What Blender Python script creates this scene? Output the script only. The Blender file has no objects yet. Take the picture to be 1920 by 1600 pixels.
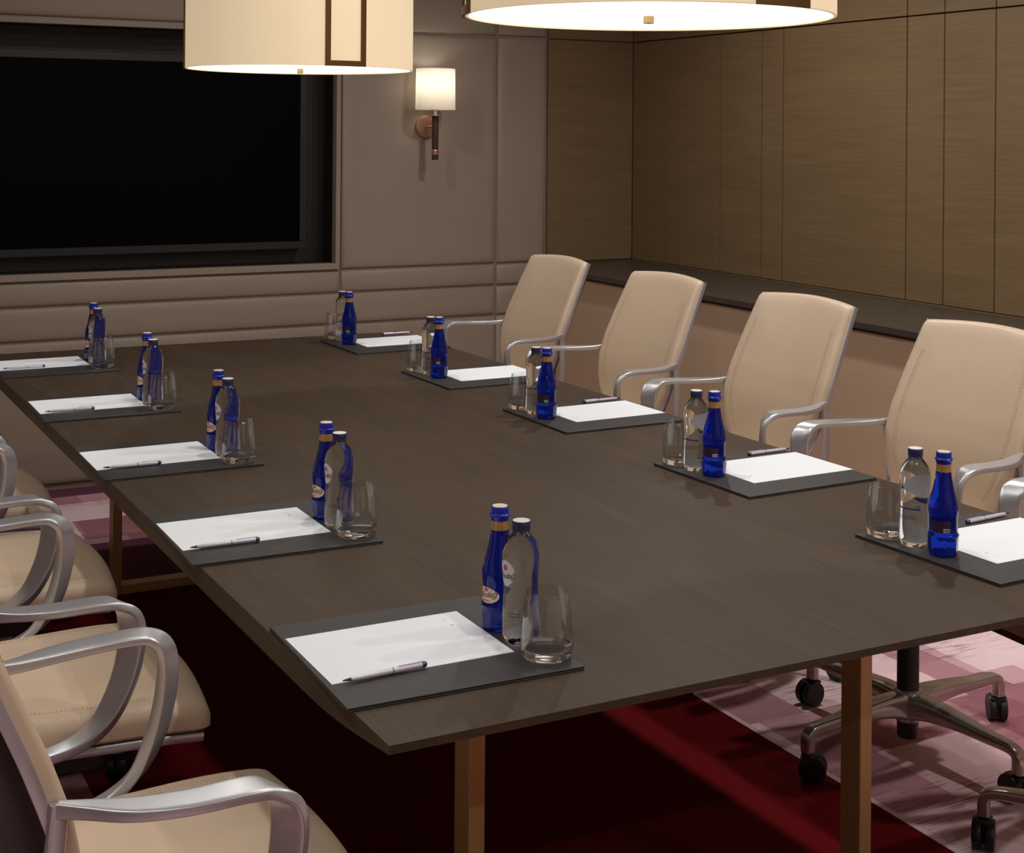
import bpy, bmesh, math, random
from mathutils import Vector, Matrix

random.seed(7)
S = bpy.context.scene
C = S.collection
PI = math.pi
R = math.radians

# ------------------------------------------------------------------ camera, world, exposure
FPX = 2697.0
cam = bpy.data.cameras.new('camera')
cam.sensor_width = 36.0
cam.lens = FPX / 1920.0 * 36.0
cam.shift_y = -(800 - 248.45) / 1920.0
cam.clip_start = 0.05
camo = bpy.data.objects.new('camera', cam)
C.objects.link(camo)
camo.matrix_world = (Matrix.Translation((0, 0, 1.56)) @ Matrix.Rotation(-0.48565, 4, 'Z')
                     @ Matrix.Rotation(PI / 2, 4, 'X') @ Matrix.Rotation(0.00796, 4, 'Z'))
S.camera = camo

W = bpy.data.worlds.new('world')
S.world = W
W.use_nodes = True
W.node_tree.nodes['Background'].inputs[0].default_value = (1.0, 0.93, 0.85, 1)
W.node_tree.nodes['Background'].inputs[1].default_value = 0.0

S.view_settings.view_transform = 'Standard'
S.view_settings.look = 'None'
S.view_settings.exposure = -0.08
S.view_settings.gamma = 1.0
S.view_settings.use_curve_mapping = False

CEIL = 2.75          # ceiling height
DOWN_P = 10.5        # base power of one ceiling lamp
DISC_E = 2.0         # radiance of a chandelier diffuser
SHADE_E = 0.52       # radiance of a chandelier fabric drum
YB = 6.39            # padded back wall
XR = 4.09            # panelled right wall
XL, YF = -1.06, -1.7
TZ = 0.76            # table top
XC = 1.52            # middle of the table

# ceiling lamps above the picture (the chair-base shadows on the carpet show light coming down from the ceiling);
# every lamp of a row has the same power
for row, lx_, power, ys in (('sideboard', 3.1, DOWN_P * 1.4, (-1.0, 0.4, 1.8, 3.2, 4.6)),
                            ('middle', 1.52, DOWN_P * 0.9, (-1.0, 1.0, 3.2, 5.1)),
                            ('far', -0.1, DOWN_P * 0.5, (-1.0, 0.4, 1.8, 3.2, 4.6))):
    for n_, ly in enumerate(ys):
        l = bpy.data.lights.new('ceiling_lamp_%s_%d_offscreen' % (row, n_ + 1), 'AREA')
        l.shape = 'DISK'; l.size = 0.08; l.energy = power; l.color = (1.0, 0.985, 0.965); l.spread = math.radians(165)
        lo = bpy.data.objects.new(l.name, l); C.objects.link(lo)
        lo.location = (lx_, ly, CEIL - 0.012)

# ------------------------------------------------------------------ materials
def lin(c):
    return tuple(((v / 255) / 12.92 if v / 255 <= 0.04045 else ((v / 255 + 0.055) / 1.055) ** 2.4) for v in c) + (1,)

def new_mat(name):
    m = bpy.data.materials.new(name)
    m.use_nodes = True
    nt = m.node_tree
    return m, nt, nt.nodes['Principled BSDF']

def mat(name, col, rough=0.5, metal=0.0, var=0.06, scale=(8, 8, 8), bump=0.0, bscale=60, spec=0.5, coat=0.0):
    """principled with a mild noise tint and optional fine bump, all in object/world position"""
    m, nt, b = new_mat(name)
    g = nt.nodes.new('ShaderNodeNewGeometry')
    mp = nt.nodes.new('ShaderNodeMapping')
    mp.inputs['Scale'].default_value = scale
    n = nt.nodes.new('ShaderNodeTexNoise')
    n.inputs['Scale'].default_value = 1.0
    n.inputs['Detail'].default_value = 4
    nt.links.new(g.outputs['Position'], mp.inputs['Vector'])
    nt.links.new(mp.outputs[0], n.inputs['Vector'])
    r = nt.nodes.new('ShaderNodeValToRGB')
    c = col
    r.color_ramp.elements[0].position = 0.3
    r.color_ramp.elements[1].position = 0.7
    r.color_ramp.elements[0].color = tuple(v * (1 - var) for v in c[:3]) + (1,)
    r.color_ramp.elements[1].color = tuple(min(1, v * (1 + var)) for v in c[:3]) + (1,)
    nt.links.new(n.outputs['Fac'], r.inputs['Fac'])
    nt.links.new(r.outputs['Color'], b.inputs['Base Color'])
    b.inputs['Roughness'].default_value = rough
    b.inputs['Metallic'].default_value = metal
    b.inputs['Specular IOR Level'].default_value = spec
    b.inputs['Coat Weight'].default_value = coat
    if bump:
        n2 = nt.nodes.new('ShaderNodeTexNoise')
        n2.inputs['Scale'].default_value = bscale
        n2.inputs['Detail'].default_value = 3
        nt.links.new(g.outputs['Position'], n2.inputs['Vector'])
        bp = nt.nodes.new('ShaderNodeBump')
        bp.inputs['Strength'].default_value = bump
        bp.inputs['Distance'].default_value = 0.002
        nt.links.new(n2.outputs['Fac'], bp.inputs['Height'])
        nt.links.new(bp.outputs['Normal'], b.inputs['Normal'])
    return m

def wood(name, c0, c1, axis, rough=0.45, fine=90.0, spec=0.5, big=2.0):
    """veneer: long fine grain along one axis plus broad cathedral figure"""
    m, nt, b = new_mat(name)
    g = nt.nodes.new('ShaderNodeNewGeometry')
    def noise(scale, det, dist=0.0):
        mp = nt.nodes.new('ShaderNodeMapping')
        mp.inputs['Scale'].default_value = scale
        n = nt.nodes.new('ShaderNodeTexNoise')
        n.inputs['Scale'].default_value = 1
        n.inputs['Detail'].default_value = det
        n.inputs['Distortion'].default_value = dist
        nt.links.new(g.outputs['Position'], mp.inputs['Vector'])
        nt.links.new(mp.outputs[0], n.inputs['Vector'])
        return n.outputs['Fac']
    s1 = [fine] * 3
    s1[axis] = fine * 0.03
    s2 = [big * 4] * 3
    s2[axis] = big * 0.6
    s3 = [1.1, 1.1, 1.1]
    mix = nt.nodes.new('ShaderNodeMath'); mix.operation = 'MULTIPLY_ADD'
    mix.inputs[1].default_value = 0.45
    nt.links.new(noise(s1, 3), mix.inputs[0])
    mul = nt.nodes.new('ShaderNodeMath'); mul.operation = 'MULTIPLY_ADD'
    mul.inputs[1].default_value = 0.35
    nt.links.new(noise(s2, 5, 1.2), mul.inputs[0])
    m3 = nt.nodes.new('ShaderNodeMath'); m3.operation = 'MULTIPLY'
    m3.inputs[1].default_value = 0.2
    nt.links.new(noise(s3, 2), m3.inputs[0])
    nt.links.new(m3.outputs[0], mul.inputs[2])
    nt.links.new(mul.outputs[0], mix.inputs[2])
    r = nt.nodes.new('ShaderNodeValToRGB')
    r.color_ramp.elements[0].position = 0.36
    r.color_ramp.elements[1].position = 0.64
    r.color_ramp.elements[0].color = c0
    r.color_ramp.elements[1].color = c1
    nt.links.new(mix.outputs[0], r.inputs['Fac'])
    nt.links.new(r.outputs['Color'], b.inputs['Base Color'])
    b.inputs['Roughness'].default_value = rough
    b.inputs['Specular IOR Level'].default_value = spec
    bp = nt.nodes.new('ShaderNodeBump')
    bp.inputs['Strength'].default_value = 0.08
    bp.inputs['Distance'].default_value = 0.001
    nt.links.new(mix.outputs[0], bp.inputs['Height'])
    nt.links.new(bp.outputs['Normal'], b.inputs['Normal'])
    return m

def emit_mat(name, col, strength, base, rough=0.8):
    m, nt, b = new_mat(name)
    g = nt.nodes.new('ShaderNodeNewGeometry')
    mp = nt.nodes.new('ShaderNodeMapping'); mp.inputs['Scale'].default_value = (260, 260, 12)
    n = nt.nodes.new('ShaderNodeTexNoise'); n.inputs['Scale'].default_value = 1.0
    nt.links.new(g.outputs['Position'], mp.inputs['Vector'])
    nt.links.new(mp.outputs[0], n.inputs['Vector'])
    r = nt.nodes.new('ShaderNodeValToRGB')
    r.color_ramp.elements[0].color = tuple(v * 0.95 for v in base[:3]) + (1,)
    r.color_ramp.elements[1].color = base
    nt.links.new(n.outputs['Fac'], r.inputs['Fac'])
    nt.links.new(r.outputs['Color'], b.inputs['Base Color'])
    b.inputs['Roughness'].default_value = rough
    b.inputs['Emission Color'].default_value = col
    b.inputs['Emission Strength'].default_value = strength
    return m

def glass_mat(name, col, ior, rough=0.0, spec=None):
    m, nt, b = new_mat(name)
    b.inputs['Base Color'].default_value = col
    b.inputs['Transmission Weight'].default_value = 1.0
    b.inputs['IOR'].default_value = ior
    b.inputs['Roughness'].default_value = rough
    return m, nt, b

M = {}
M['leather'] = mat('cream_leather', lin((202, 178, 152)), 0.42, var=0.03, scale=(5, 5, 5), bump=0.12, bscale=500)
M['seam'] = mat('seam_thread', lin((150, 122, 88)), 0.7)
M['piping'] = mat('seat_underside', lin((92, 68, 40)), 0.6)
M['silver'] = mat('satin_aluminium', lin((196, 196, 199)), 0.33, metal=0.75, var=0.02)
M['polish'] = mat('polished_aluminium', lin((186, 180, 170)), 0.22, metal=0.8, var=0.02)
M['shell'] = mat('dark_back_shell', lin((34, 26, 23)), 0.55, var=0.05)
M['black'] = mat('black_plastic', lin((20, 20, 21)), 0.45, var=0.1)
M['tabletop'] = wood('dark_oak_veneer', lin((61, 49, 38)), lin((75, 60, 47)), 1, rough=0.5, fine=140, spec=0.16)
M['brass'] = mat('brushed_brass', lin((190, 158, 104)), 0.42, metal=0.4, var=0.06, scale=(60, 60, 4))
M['pad'] = mat('taupe_wall_leather', lin((150, 135, 120)), 0.55, var=0.03, scale=(2, 2, 2), bump=0.06, bscale=300)
M['woodwall_y'] = wood('walnut_panel_long', lin((112, 90, 63)), lin((129, 104, 73)), 1, rough=0.5, fine=110)
M['woodwall_x'] = wood('walnut_panel_cross', lin((112, 90, 63)), lin((129, 104, 73)), 0, rough=0.5, fine=110)
M['bronze'] = mat('dark_bronze_niche', lin((30, 21, 19)), 0.5, var=0.08)
M['bezel'] = mat('screen_bezel', lin((30, 31, 34)), 0.35, var=0.03)
M['screen'] = mat('screen_glass', lin((3, 3, 3)), 0.35, var=0.02, spec=0.05)
M['slab'] = mat('dark_stone_top', lin((68, 60, 53)), 0.3, var=0.12, scale=(14, 14, 14))
M['cabinet'] = mat('sideboard_front', lin((196, 168, 138)), 0.55, var=0.03, scale=(1, 3, 40))
M['plaster'] = mat('ceiling_plaster', lin((196, 186, 172)), 0.9, var=0.02)
M['paint'] = mat('taupe_paint', lin((120, 104, 92)), 0.8, var=0.03)
M['folder'] = mat('black_leather', lin((47, 44, 42)), 0.5, var=0.05, scale=(30, 30, 30), bump=0.15, bscale=700)
M['paper'] = mat('white_paper', lin((228, 231, 233)), 0.85, var=0.005)
M['greyink'] = mat('grey_print', lin((150, 150, 152)), 0.8)
M['paleink'] = mat('pale_grey_print', lin((212, 212, 213)), 0.8)
M['pen'] = mat('lilac_silver_pen', lin((206, 198, 212)), 0.3, metal=0.15, var=0.02)
M['pendark'] = mat('pen_dark_chrome', lin((88, 78, 104)), 0.25, metal=0.9, var=0.02)
M['copper'] = mat('brushed_copper', lin((200, 160, 142)), 0.35, metal=0.8, var=0.05, scale=(90, 90, 10))
M['stem'] = mat('dark_leather_stem', lin((66, 46, 38)), 0.5)
M['disc'] = emit_mat('chandelier_diffuser', (1.0, 0.97, 0.92, 1), DISC_E, lin((240, 236, 226)))
M['drum'] = emit_mat('cream_fabric_drum', lin((238, 214, 178)), SHADE_E, lin((222, 202, 166)))
M['shade'] = mat('white_pleated_shade', lin((236, 228, 214)), 0.9, var=0.02)
_nt = M['shade'].node_tree
_t = _nt.nodes.new('ShaderNodeBsdfTranslucent'); _t.inputs[0].default_value = lin((252, 249, 243))
_m = _nt.nodes.new('ShaderNodeMixShader'); _m.inputs[0].default_value = 0.6
_nt.links.new(_nt.nodes['Principled BSDF'].outputs[0], _m.inputs[1]); _nt.links.new(_t.outputs[0], _m.inputs[2])
_nt.links.new(_m.outputs[0], _nt.nodes['Material Output'].inputs[0])
M['bulb'] = emit_mat('glowing_bulb', (1, 0.9, 0.75, 1), 6.0, (1, 1, 1, 1))
M['frame_dark'] = mat('antique_brass_band', lin((104, 74, 34)), 0.45, metal=0.6, var=0.08)
M['bluecap'] = mat('blue_foil_cap', lin((38, 52, 168)), 0.3, metal=0.35, var=0.03)
M['navycap'] = mat('navy_screw_cap', lin((52, 52, 92)), 0.32, metal=0.3, var=0.03)
M['gold'] = mat('gold_foil', lin((196, 152, 96)), 0.35, metal=0.6, var=0.15, scale=(200, 200, 200))
M['captop'] = mat('cap_top_print', lin((226, 206, 178)), 0.4, var=0.15, scale=(160, 160, 160))
M['captopw'] = mat('cap_top_white', lin((226, 222, 216)), 0.4, var=0.08, scale=(160, 160, 160))
M['labelw'] = mat('white_label', lin((226, 222, 226)), 0.5, var=0.02)
M['labelp'] = mat('pink_gold_label', lin((232, 200, 178)), 0.45, var=0.12, scale=(60, 60, 60))
M['labelback'] = mat('maroon_label_back', lin((46, 26, 52)), 0.5, var=0.2, scale=(300, 300, 40))
M['ink'] = mat('black_print', lin((26, 24, 40)), 0.6)
M['inkblue'] = mat('blue_print', lin((60, 56, 120)), 0.5)
M['inkred'] = mat('red_print', lin((190, 92, 72)), 0.5)

# clear water / glass
M['water'], _, _ = glass_mat('water_filled_glass', (0.96, 0.97, 0.97, 1), 1.33)
def thin_glass(name, tint, ior):
    """thin-walled glass: transparent plus Fresnel mirror reflection"""
    m = bpy.data.materials.new(name); m.use_nodes = True
    nt = m.node_tree
    out = nt.nodes['Material Output']
    nt.nodes.remove(nt.nodes['Principled BSDF'])
    t = nt.nodes.new('ShaderNodeBsdfTransparent'); t.inputs[0].default_value = tint
    gl = nt.nodes.new('ShaderNodeBsdfGlossy'); gl.inputs['Roughness'].default_value = 0.02
    lw = nt.nodes.new('ShaderNodeLayerWeight'); lw.inputs['Blend'].default_value = 0.5
    pw = nt.nodes.new('ShaderNodeMath'); pw.operation = 'POWER'; pw.inputs[1].default_value = 4.0
    ma = nt.nodes.new('ShaderNodeMath'); ma.operation = 'MULTIPLY_ADD'; ma.inputs[1].default_value = 0.7; ma.inputs[2].default_value = ior
    nt.links.new(lw.outputs['Facing'], pw.inputs[0]); nt.links.new(pw.outputs[0], ma.inputs[0])
    mx = nt.nodes.new('ShaderNodeMixShader')
    nt.links.new(ma.outputs[0], mx.inputs[0])
    nt.links.new(t.outputs[0], mx.inputs[1])
    nt.links.new(gl.outputs[0], mx.inputs[2])
    nt.links.new(mx.outputs[0], out.inputs[0])
    return m
M['tumbler'] = thin_glass('thin_tumbler_glass', (0.97, 0.975, 0.975, 1), 0.085)
M['thickglass'], _, _ = glass_mat('thick_glass_base', (0.97, 0.98, 0.98, 1), 1.45)
def cobalt():
    m, nt, b = glass_mat('cobalt_blue_glass', (0.01, 0.05, 0.6, 1), 1.4)
    out = nt.nodes['Material Output']
    d = nt.nodes.new('ShaderNodeBsdfTranslucent'); d.inputs[0].default_value = (0.004, 0.03, 0.62, 1)
    d2 = nt.nodes.new('ShaderNodeBsdfDiffuse'); d2.inputs[0].default_value = (0.002, 0.016, 0.26, 1)
    m1 = nt.nodes.new('ShaderNodeMixShader'); m1.inputs[0].default_value = 0.5
    nt.links.new(d.outputs[0], m1.inputs[1]); nt.links.new(d2.outputs[0], m1.inputs[2])
    gl = nt.nodes.new('ShaderNodeBsdfGlossy'); gl.inputs['Roughness'].default_value = 0.04
    fr = nt.nodes.new('ShaderNodeFresnel'); fr.inputs['IOR'].default_value = 1.5
    m2 = nt.nodes.new('ShaderNodeMixShader')
    nt.links.new(fr.outputs[0], m2.inputs[0]); nt.links.new(m1.outputs[0], m2.inputs[1]); nt.links.new(gl.outputs[0], m2.inputs[2])
    mx = nt.nodes.new('ShaderNodeMixShader'); mx.inputs[0].default_value = 0.32
    nt.links.new(b.outputs[0], mx.inputs[1]); nt.links.new(m2.outputs[0], mx.inputs[2])
    nt.links.new(mx.outputs[0], out.inputs[0])
    return m
M['cobalt'] = cobalt()

def carpet():
    m, nt, b = new_mat('patchwork_carpet')
    N = nt.nodes; L = nt.links
    g = N.new('ShaderNodeNewGeometry')
    sp = N.new('ShaderNodeSeparateXYZ'); L.new(g.outputs['Position'], sp.inputs[0])
    def math_(op, a, bb=None, c=None):
        n = N.new('ShaderNodeMath'); n.operation = op
        for i, v in enumerate((a, bb, c)):
            if v is None: continue
            if isinstance(v, (int, float)): n.inputs[i].default_value = v
            else: L.new(v, n.inputs[i])
        return n.outputs[0]
    def noise(scale, det=3, vec=None):
        mp = N.new('ShaderNodeMapping'); mp.inputs['Scale'].default_value = scale
        L.new(vec or g.outputs['Position'], mp.inputs['Vector'])
        n = N.new('ShaderNodeTexNoise'); n.inputs['Scale'].default_value = 1; n.inputs['Detail'].default_value = det
        L.new(mp.outputs[0], n.inputs['Vector'])
        return n.outputs['Fac']
    def mixc(f, a, bb, mode='MIX'):
        n = N.new('ShaderNodeMix'); n.data_type = 'RGBA'; n.blend_type = mode
        if isinstance(f, (int, float)): n.inputs['Factor'].default_value = f
        else: L.new(f, n.inputs['Factor'])
        for k, v in (('A', a), ('B', bb)):
            s = [i for i in n.inputs if i.name == k and i.type == 'RGBA'][0]
            if isinstance(v, tuple): s.default_value = v
            else: L.new(v, s)
        return [o for o in n.outputs if o.type == 'RGBA'][0]
    x, y = sp.outputs[0], sp.outputs[1]
    wob = math_('MULTIPLY', math_('SUBTRACT', noise((30, 30, 1)), 0.5), 0.012)
    xw, yw = math_('ADD', x, wob), math_('ADD', y, wob)
    def cells(sx, sy, ox, oy):
        cx = math_('FLOOR', math_('DIVIDE', math_('ADD', xw, ox), sx))
        row = math_('FLOOR', math_('DIVIDE', math_('ADD', yw, oy), sy))
        off = math_('MULTIPLY', math_('MODULO', row, 2.0), 0.5)
        cx = math_('FLOOR', math_('ADD', math_('DIVIDE', math_('ADD', xw, ox), sx), off))
        cv = N.new('ShaderNodeCombineXYZ'); L.new(cx, cv.inputs[0]); L.new(row, cv.inputs[1])
        wn = N.new('ShaderNodeTexWhiteNoise'); wn.noise_dimensions = '2D'; L.new(cv.outputs[0], wn.inputs['Vector'])
        return wn.outputs['Value']
    v = math_('ADD', math_('MULTIPLY', cells(0.31, 0.28, 0.11, 0.02), 0.62), math_('MULTIPLY', cells(0.17, 0.45, 0.3, 0.2), 0.38))
    ramp = N.new('ShaderNodeValToRGB')
    cr = ramp.color_ramp
    cr.elements[0].position = 0.2; cr.elements[0].color = lin((158, 100, 108))
    cr.elements[1].position = 0.8; cr.elements[1].color = lin((248, 218, 220))
    e = cr.elements.new(0.5); e.color = lin((206, 156, 164))
    L.new(v, ramp.inputs['Fac'])
    col = ramp.outputs['Color']
    # ikat streaks
    st = noise((9, 110, 1), 4)
    big = noise((1.6, 3.0, 1), 2)
    sr = N.new('ShaderNodeMapRange'); sr.inputs[1].default_value = 0.5; sr.inputs[2].default_value = 0.62
    L.new(st, sr.inputs[0])
    br = N.new('ShaderNodeMapRange'); br.inputs[1].default_value = 0.5; br.inputs[2].default_value = 0.66
    L.new(big, br.inputs[0])
    col = mixc(math_('MULTIPLY', math_('MULTIPLY', sr.outputs[0], br.outputs[0]), 0.75), col, lin((134, 76, 104)))
    # plum bands near the screen wall
    def between(s, a, bb):
        return math_('MULTIPLY', math_('GREATER_THAN', s, a), math_('LESS_THAN', s, bb))
    inx = between(xw, 0.715, 2.325)
    col = mixc(math_('MULTIPLY', inx, between(yw, 5.02, 5.51)), col, lin((112, 66, 84)))
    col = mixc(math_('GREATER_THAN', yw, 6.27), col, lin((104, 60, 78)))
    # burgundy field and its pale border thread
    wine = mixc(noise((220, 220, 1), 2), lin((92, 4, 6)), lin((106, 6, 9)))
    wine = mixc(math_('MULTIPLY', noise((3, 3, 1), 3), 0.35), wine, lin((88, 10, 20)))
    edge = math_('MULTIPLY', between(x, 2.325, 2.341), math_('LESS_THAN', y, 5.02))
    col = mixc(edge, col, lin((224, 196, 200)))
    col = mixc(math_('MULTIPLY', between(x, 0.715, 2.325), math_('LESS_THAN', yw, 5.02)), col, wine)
    # pile speckle
    pile = noise((420, 420, 1), 2)
    pr = N.new('ShaderNodeMapRange'); pr.inputs[1].default_value = 0.3; pr.inputs[2].default_value = 0.7
    pr.inputs[3].default_value = 0.86; pr.inputs[4].default_value = 1.06
    L.new(pile, pr.inputs[0])
    cc = N.new('ShaderNodeCombineXYZ')
    for i in range(3): L.new(pr.outputs[0], cc.inputs[i])
    col = mixc(1.0, col, cc.outputs[0], 'MULTIPLY')
    L.new(col, b.inputs['Base Color'])
    b.inputs['Roughness'].default_value = 0.95
    b.inputs['Specular IOR Level'].default_value = 0.1
    bp = N.new('ShaderNodeBump'); bp.inputs['Strength'].default_value = 0.4; bp.inputs['Distance'].default_value = 0.003
    L.new(pile, bp.inputs['Height']); L.new(bp.outputs['Normal'], b.inputs['Normal'])
    return m
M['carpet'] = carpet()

# ------------------------------------------------------------------ helpers
def link(name, me, parent=None, loc=None):
    o = bpy.data.objects.new(name, me)
    C.objects.link(o)
    if parent is not None: o.parent = parent
    if loc is not None: o.location = loc
    return o

def empty(name, loc, rz=0.0):
    o = bpy.data.objects.new(name, None)
    o.empty_display_size = 0.05
    C.objects.link(o)
    o.location = loc
    o.rotation_euler = (0, 0, rz)
    return o

def tag(o, label, cat, group=None):
    o['label'] = label
    o['category'] = cat
    if group: o['group'] = group
    return o

def finish(bm, name, material, parent=None, smooth=False, loc=None, angle=40):
    bmesh.ops.recalc_face_normals(bm, faces=bm.faces)
    me = bpy.data.meshes.new(name)
    bm.to_mesh(me)
    bm.free()
    me.materials.append(M[material])
    if smooth:
        me.polygons.foreach_set('use_smooth', [True] * len(me.polygons))
        if angle:
            try: me.set_sharp_from_angle(angle=R(angle))
            except Exception: pass
    return link(name, me, parent, loc)

def add_box(bm, x0, x1, y0, y1, z0, z1, bev=0.0, seg=2):
    vs = [bm.verts.new(p) for p in ((x0, y0, z0), (x1, y0, z0), (x1, y1, z0), (x0, y1, z0),
                                    (x0, y0, z1), (x1, y0, z1), (x1, y1, z1), (x0, y1, z1))]
    fs = [bm.faces.new([vs[i] for i in q]) for q in ((3, 2, 1, 0), (4, 5, 6, 7), (0, 1, 5, 4), (1, 2, 6, 5), (2, 3, 7, 6), (3, 0, 4, 7))]
    if bev:
        es = list({e for f in fs for e in f.edges})
        bmesh.ops.bevel(bm, geom=es, offset=bev, segments=seg, profile=0.5, affect='EDGES')

def box(name, x0, x1, y0, y1, z0, z1, material, parent=None, bev=0.0, seg=2, smooth=False):
    bm = bmesh.new()
    add_box(bm, x0, x1, y0, y1, z0, z1, bev, seg)
    return finish(bm, name, material, parent, smooth)

def add_lathe(bm, prof, n=32, cx=0, cy=0, facets=None, cap0=True, cap1=True):
    rings = []
    for r, z in prof:
        ring = []
        for i in range(n):
            a = 2 * PI * i / n
            k = facets(a, z) if facets else 1.0
            ring.append(bm.verts.new((cx + r * k * math.cos(a), cy + r * k * math.sin(a), z)))
        rings.append(ring)
    for a, b in zip(rings, rings[1:]):
        for i in range(n):
            j = (i + 1) % n
            bm.faces.new((a[i], a[j], b[j], b[i]))
    if cap0: bm.faces.new(list(reversed(rings[0])))
    if cap1: bm.faces.new(rings[-1])

def lathe(name, prof, material, parent=None, n=32, smooth=True, **k):
    bm = bmesh.new()
    add_lathe(bm, prof, n, **k)
    return finish(bm, name, material, parent, smooth)

def add_cyl(bm, p, q, r0, r1=None, n=20):
    r1 = r0 if r1 is None else r1
    p, q = Vector(p), Vector(q)
    t = (q - p).normalized()
    s = t.cross(Vector((0, 0, 1)))
    if s.length < 1e-3: s = Vector((1, 0, 0))
    s.normalize()
    u = s.cross(t)
    A = [bm.verts.new(p + (s * math.cos(2 * PI * i / n) + u * math.sin(2 * PI * i / n)) * r0) for i in range(n)]
    B = [bm.verts.new(q + (s * math.cos(2 * PI * i / n) + u * math.sin(2 * PI * i / n)) * r1) for i in range(n)]
    for i in range(n):
        j = (i + 1) % n
        bm.faces.new((A[i], A[j], B[j], B[i]))
    bm.faces.new(list(reversed(A)))
    bm.faces.new(B)

def catmull(pts, per=6):
    """smooth interpolation of tuples of any length"""
    out = []
    n = len(pts)
    for i in range(n - 1):
        p0, p1, p2, p3 = pts[max(i - 1, 0)], pts[i], pts[i + 1], pts[min(i + 2, n - 1)]
        for k in range(per):
            t = k / per
            out.append(tuple(0.5 * (2 * b + (c - a) * t + (2 * a - 5 * b + 4 * c - d) * t * t + (3 * b - a - 3 * c + d) * t ** 3)
                             for a, b, c, d in zip(p0, p1, p2, p3)))
    out.append(tuple(pts[-1]))
    return out

def add_sweep(bm, pts, side=(0, 1, 0), n=16, power=4.0):
    """pts: (x, y, z, width along side, thickness); rounded-rectangle section"""
    rings = []
    m = len(pts)
    for i, p in enumerate(pts):
        c = Vector(p[:3])
        t = (Vector(pts[min(i + 1, m - 1)][:3]) - Vector(pts[max(i - 1, 0)][:3])).normalized()
        sv = Vector(p[5:8]) if len(p) > 5 else Vector(side)
        s = sv - t * t.dot(sv)
        s.normalize()
        u = t.cross(s)
        ring = []
        for k in range(n):
            a = 2 * PI * (k + 0.5) / n
            ca, sa = math.cos(a), math.sin(a)
            ex = 2.0 / power
            w = math.copysign(abs(ca) ** ex, ca) * p[3] / 2
            h = math.copysign(abs(sa) ** ex, sa) * p[4] / 2
            ring.append(bm.verts.new(c + s * w + u * h))
        rings.append(ring)
    for a, b in zip(rings, rings[1:]):
        for i in range(n):
            j = (i + 1) % n
            bm.faces.new((a[i], a[j], b[j], b[i]))
    bm.faces.new(list(reversed(rings[0])))
    bm.faces.new(rings[-1])

def interp(x, xs, ys):
    if x <= xs[0]: return ys[0]
    for i in range(len(xs) - 1):
        if x <= xs[i + 1]:
            t = (x - xs[i]) / (xs[i + 1] - xs[i])
            return ys[i] + t * (ys[i + 1] - ys[i])
    return ys[-1]

def copy_tree(o, parent=None):
    c = o.copy()
    C.objects.link(c)
    c.parent = parent
    for ch in list(o.children):
        copy_tree(ch, c)
    return c

def structure(o):
    o['kind'] = 'structure'
    return o

# ------------------------------------------------------------------ the room
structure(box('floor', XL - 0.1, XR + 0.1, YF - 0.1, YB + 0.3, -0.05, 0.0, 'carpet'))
structure(box('ceiling', XL - 0.1, XR + 0.1, YF - 0.1, YB + 0.3, CEIL, CEIL + 0.05, 'plaster'))
structure(box('wall_left', XL - 0.1, XL, YF, YB + 0.3, 0, CEIL, 'paint'))
structure(box('wall_front', XL - 0.1, XR + 0.1, YF - 0.1, YF, 0, CEIL, 'plaster'))  # unseen wall; its finish is made pale to bounce fill light

# back wall: carcass with a recess for the screen, then upholstered panels in front
NX0, NX1, NZ0, NZ1, NY = 0.588, 2.437, 0.935, 2.012, 6.56
bm = bmesh.new()
PB = YB + 0.022      # carcass plane behind the pads
add_box(bm, XL, NX0 - 0.02, PB, YB + 0.3, 0, CEIL)
add_box(bm, NX1 + 0.02, XR, PB, YB + 0.3, 0, CEIL)
add_box(bm, NX0 - 0.02, NX1 + 0.02, PB, YB + 0.3, 0, NZ0 - 0.02)
add_box(bm, NX0 - 0.02, NX1 + 0.02, PB, YB + 0.3, NZ1 + 0.02, CEIL)
wb = structure(finish(bm, 'wall_back', 'pad'))

def pad(x0, x1, z0, z1, g=0.0045):
    """puffed upholstered panel"""
    x0, x1, z0, z1 = x0 + g, x1 - g, z0 + g, z1 - g
    w, h = x1 - x0, z1 - z0
    bm = bmesh.new()
    prof = [(0.0, 0.022), (0.0, 0.018), (0.0025, 0.0125), (0.007, 0.008), (0.014, 0.0045), (0.024, 0.0020), (0.036, 0.0007), (0.05, 0.0)]
    rings = []
    for ins, dep in prof:
        ins = min(ins, 0.45 * min(w, h))
        rings.append([bm.verts.new((x, YB + dep, z)) for x, z in ((x0 + ins, z0 + ins), (x1 - ins, z0 + ins), (x1 - ins, z1 - ins), (x0 + ins, z1 - ins))])
    for a, b in zip(rings, rings[1:]):
        for i in range(4):
            j = (i + 1) % 4
            bm.faces.new((a[i], a[j], b[j], b[i]))
    bm.faces.new(rings[-1])
    bm.faces.new(list(reversed(rings[0])))
    return finish(bm, 'wall_panel', 'pad', wb, True, angle=60)

ZR = [0.02, 0.645, 0.793, 0.902, 2.040, CEIL]
XE = 3.576
pad(XL, 3.290, ZR[0], ZR[1]); pad(3.290, XE, ZR[0], ZR[1])
pad(XL, 3.290, ZR[1], ZR[2]); pad(3.290, XE, ZR[1], ZR[2])
pad(XL, 0.575, ZR[2], ZR[3]); pad(0.575, 2.463, ZR[2], ZR[3]); pad(2.463, 3.290, ZR[2], ZR[3]); pad(3.290, XE, ZR[2], ZR[3])
pad(XL, 0.575, ZR[3], ZR[4]); pad(2.463, 3.290, ZR[3], ZR[4]); pad(3.290, XE, ZR[3], ZR[4])
pad(XL, 0.575, ZR[4], ZR[5]); pad(0.575, 2.463, ZR[4], ZR[5]); pad(2.463, 3.290, ZR[4], ZR[5]); pad(3.290, XE, ZR[4], ZR[5])

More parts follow.
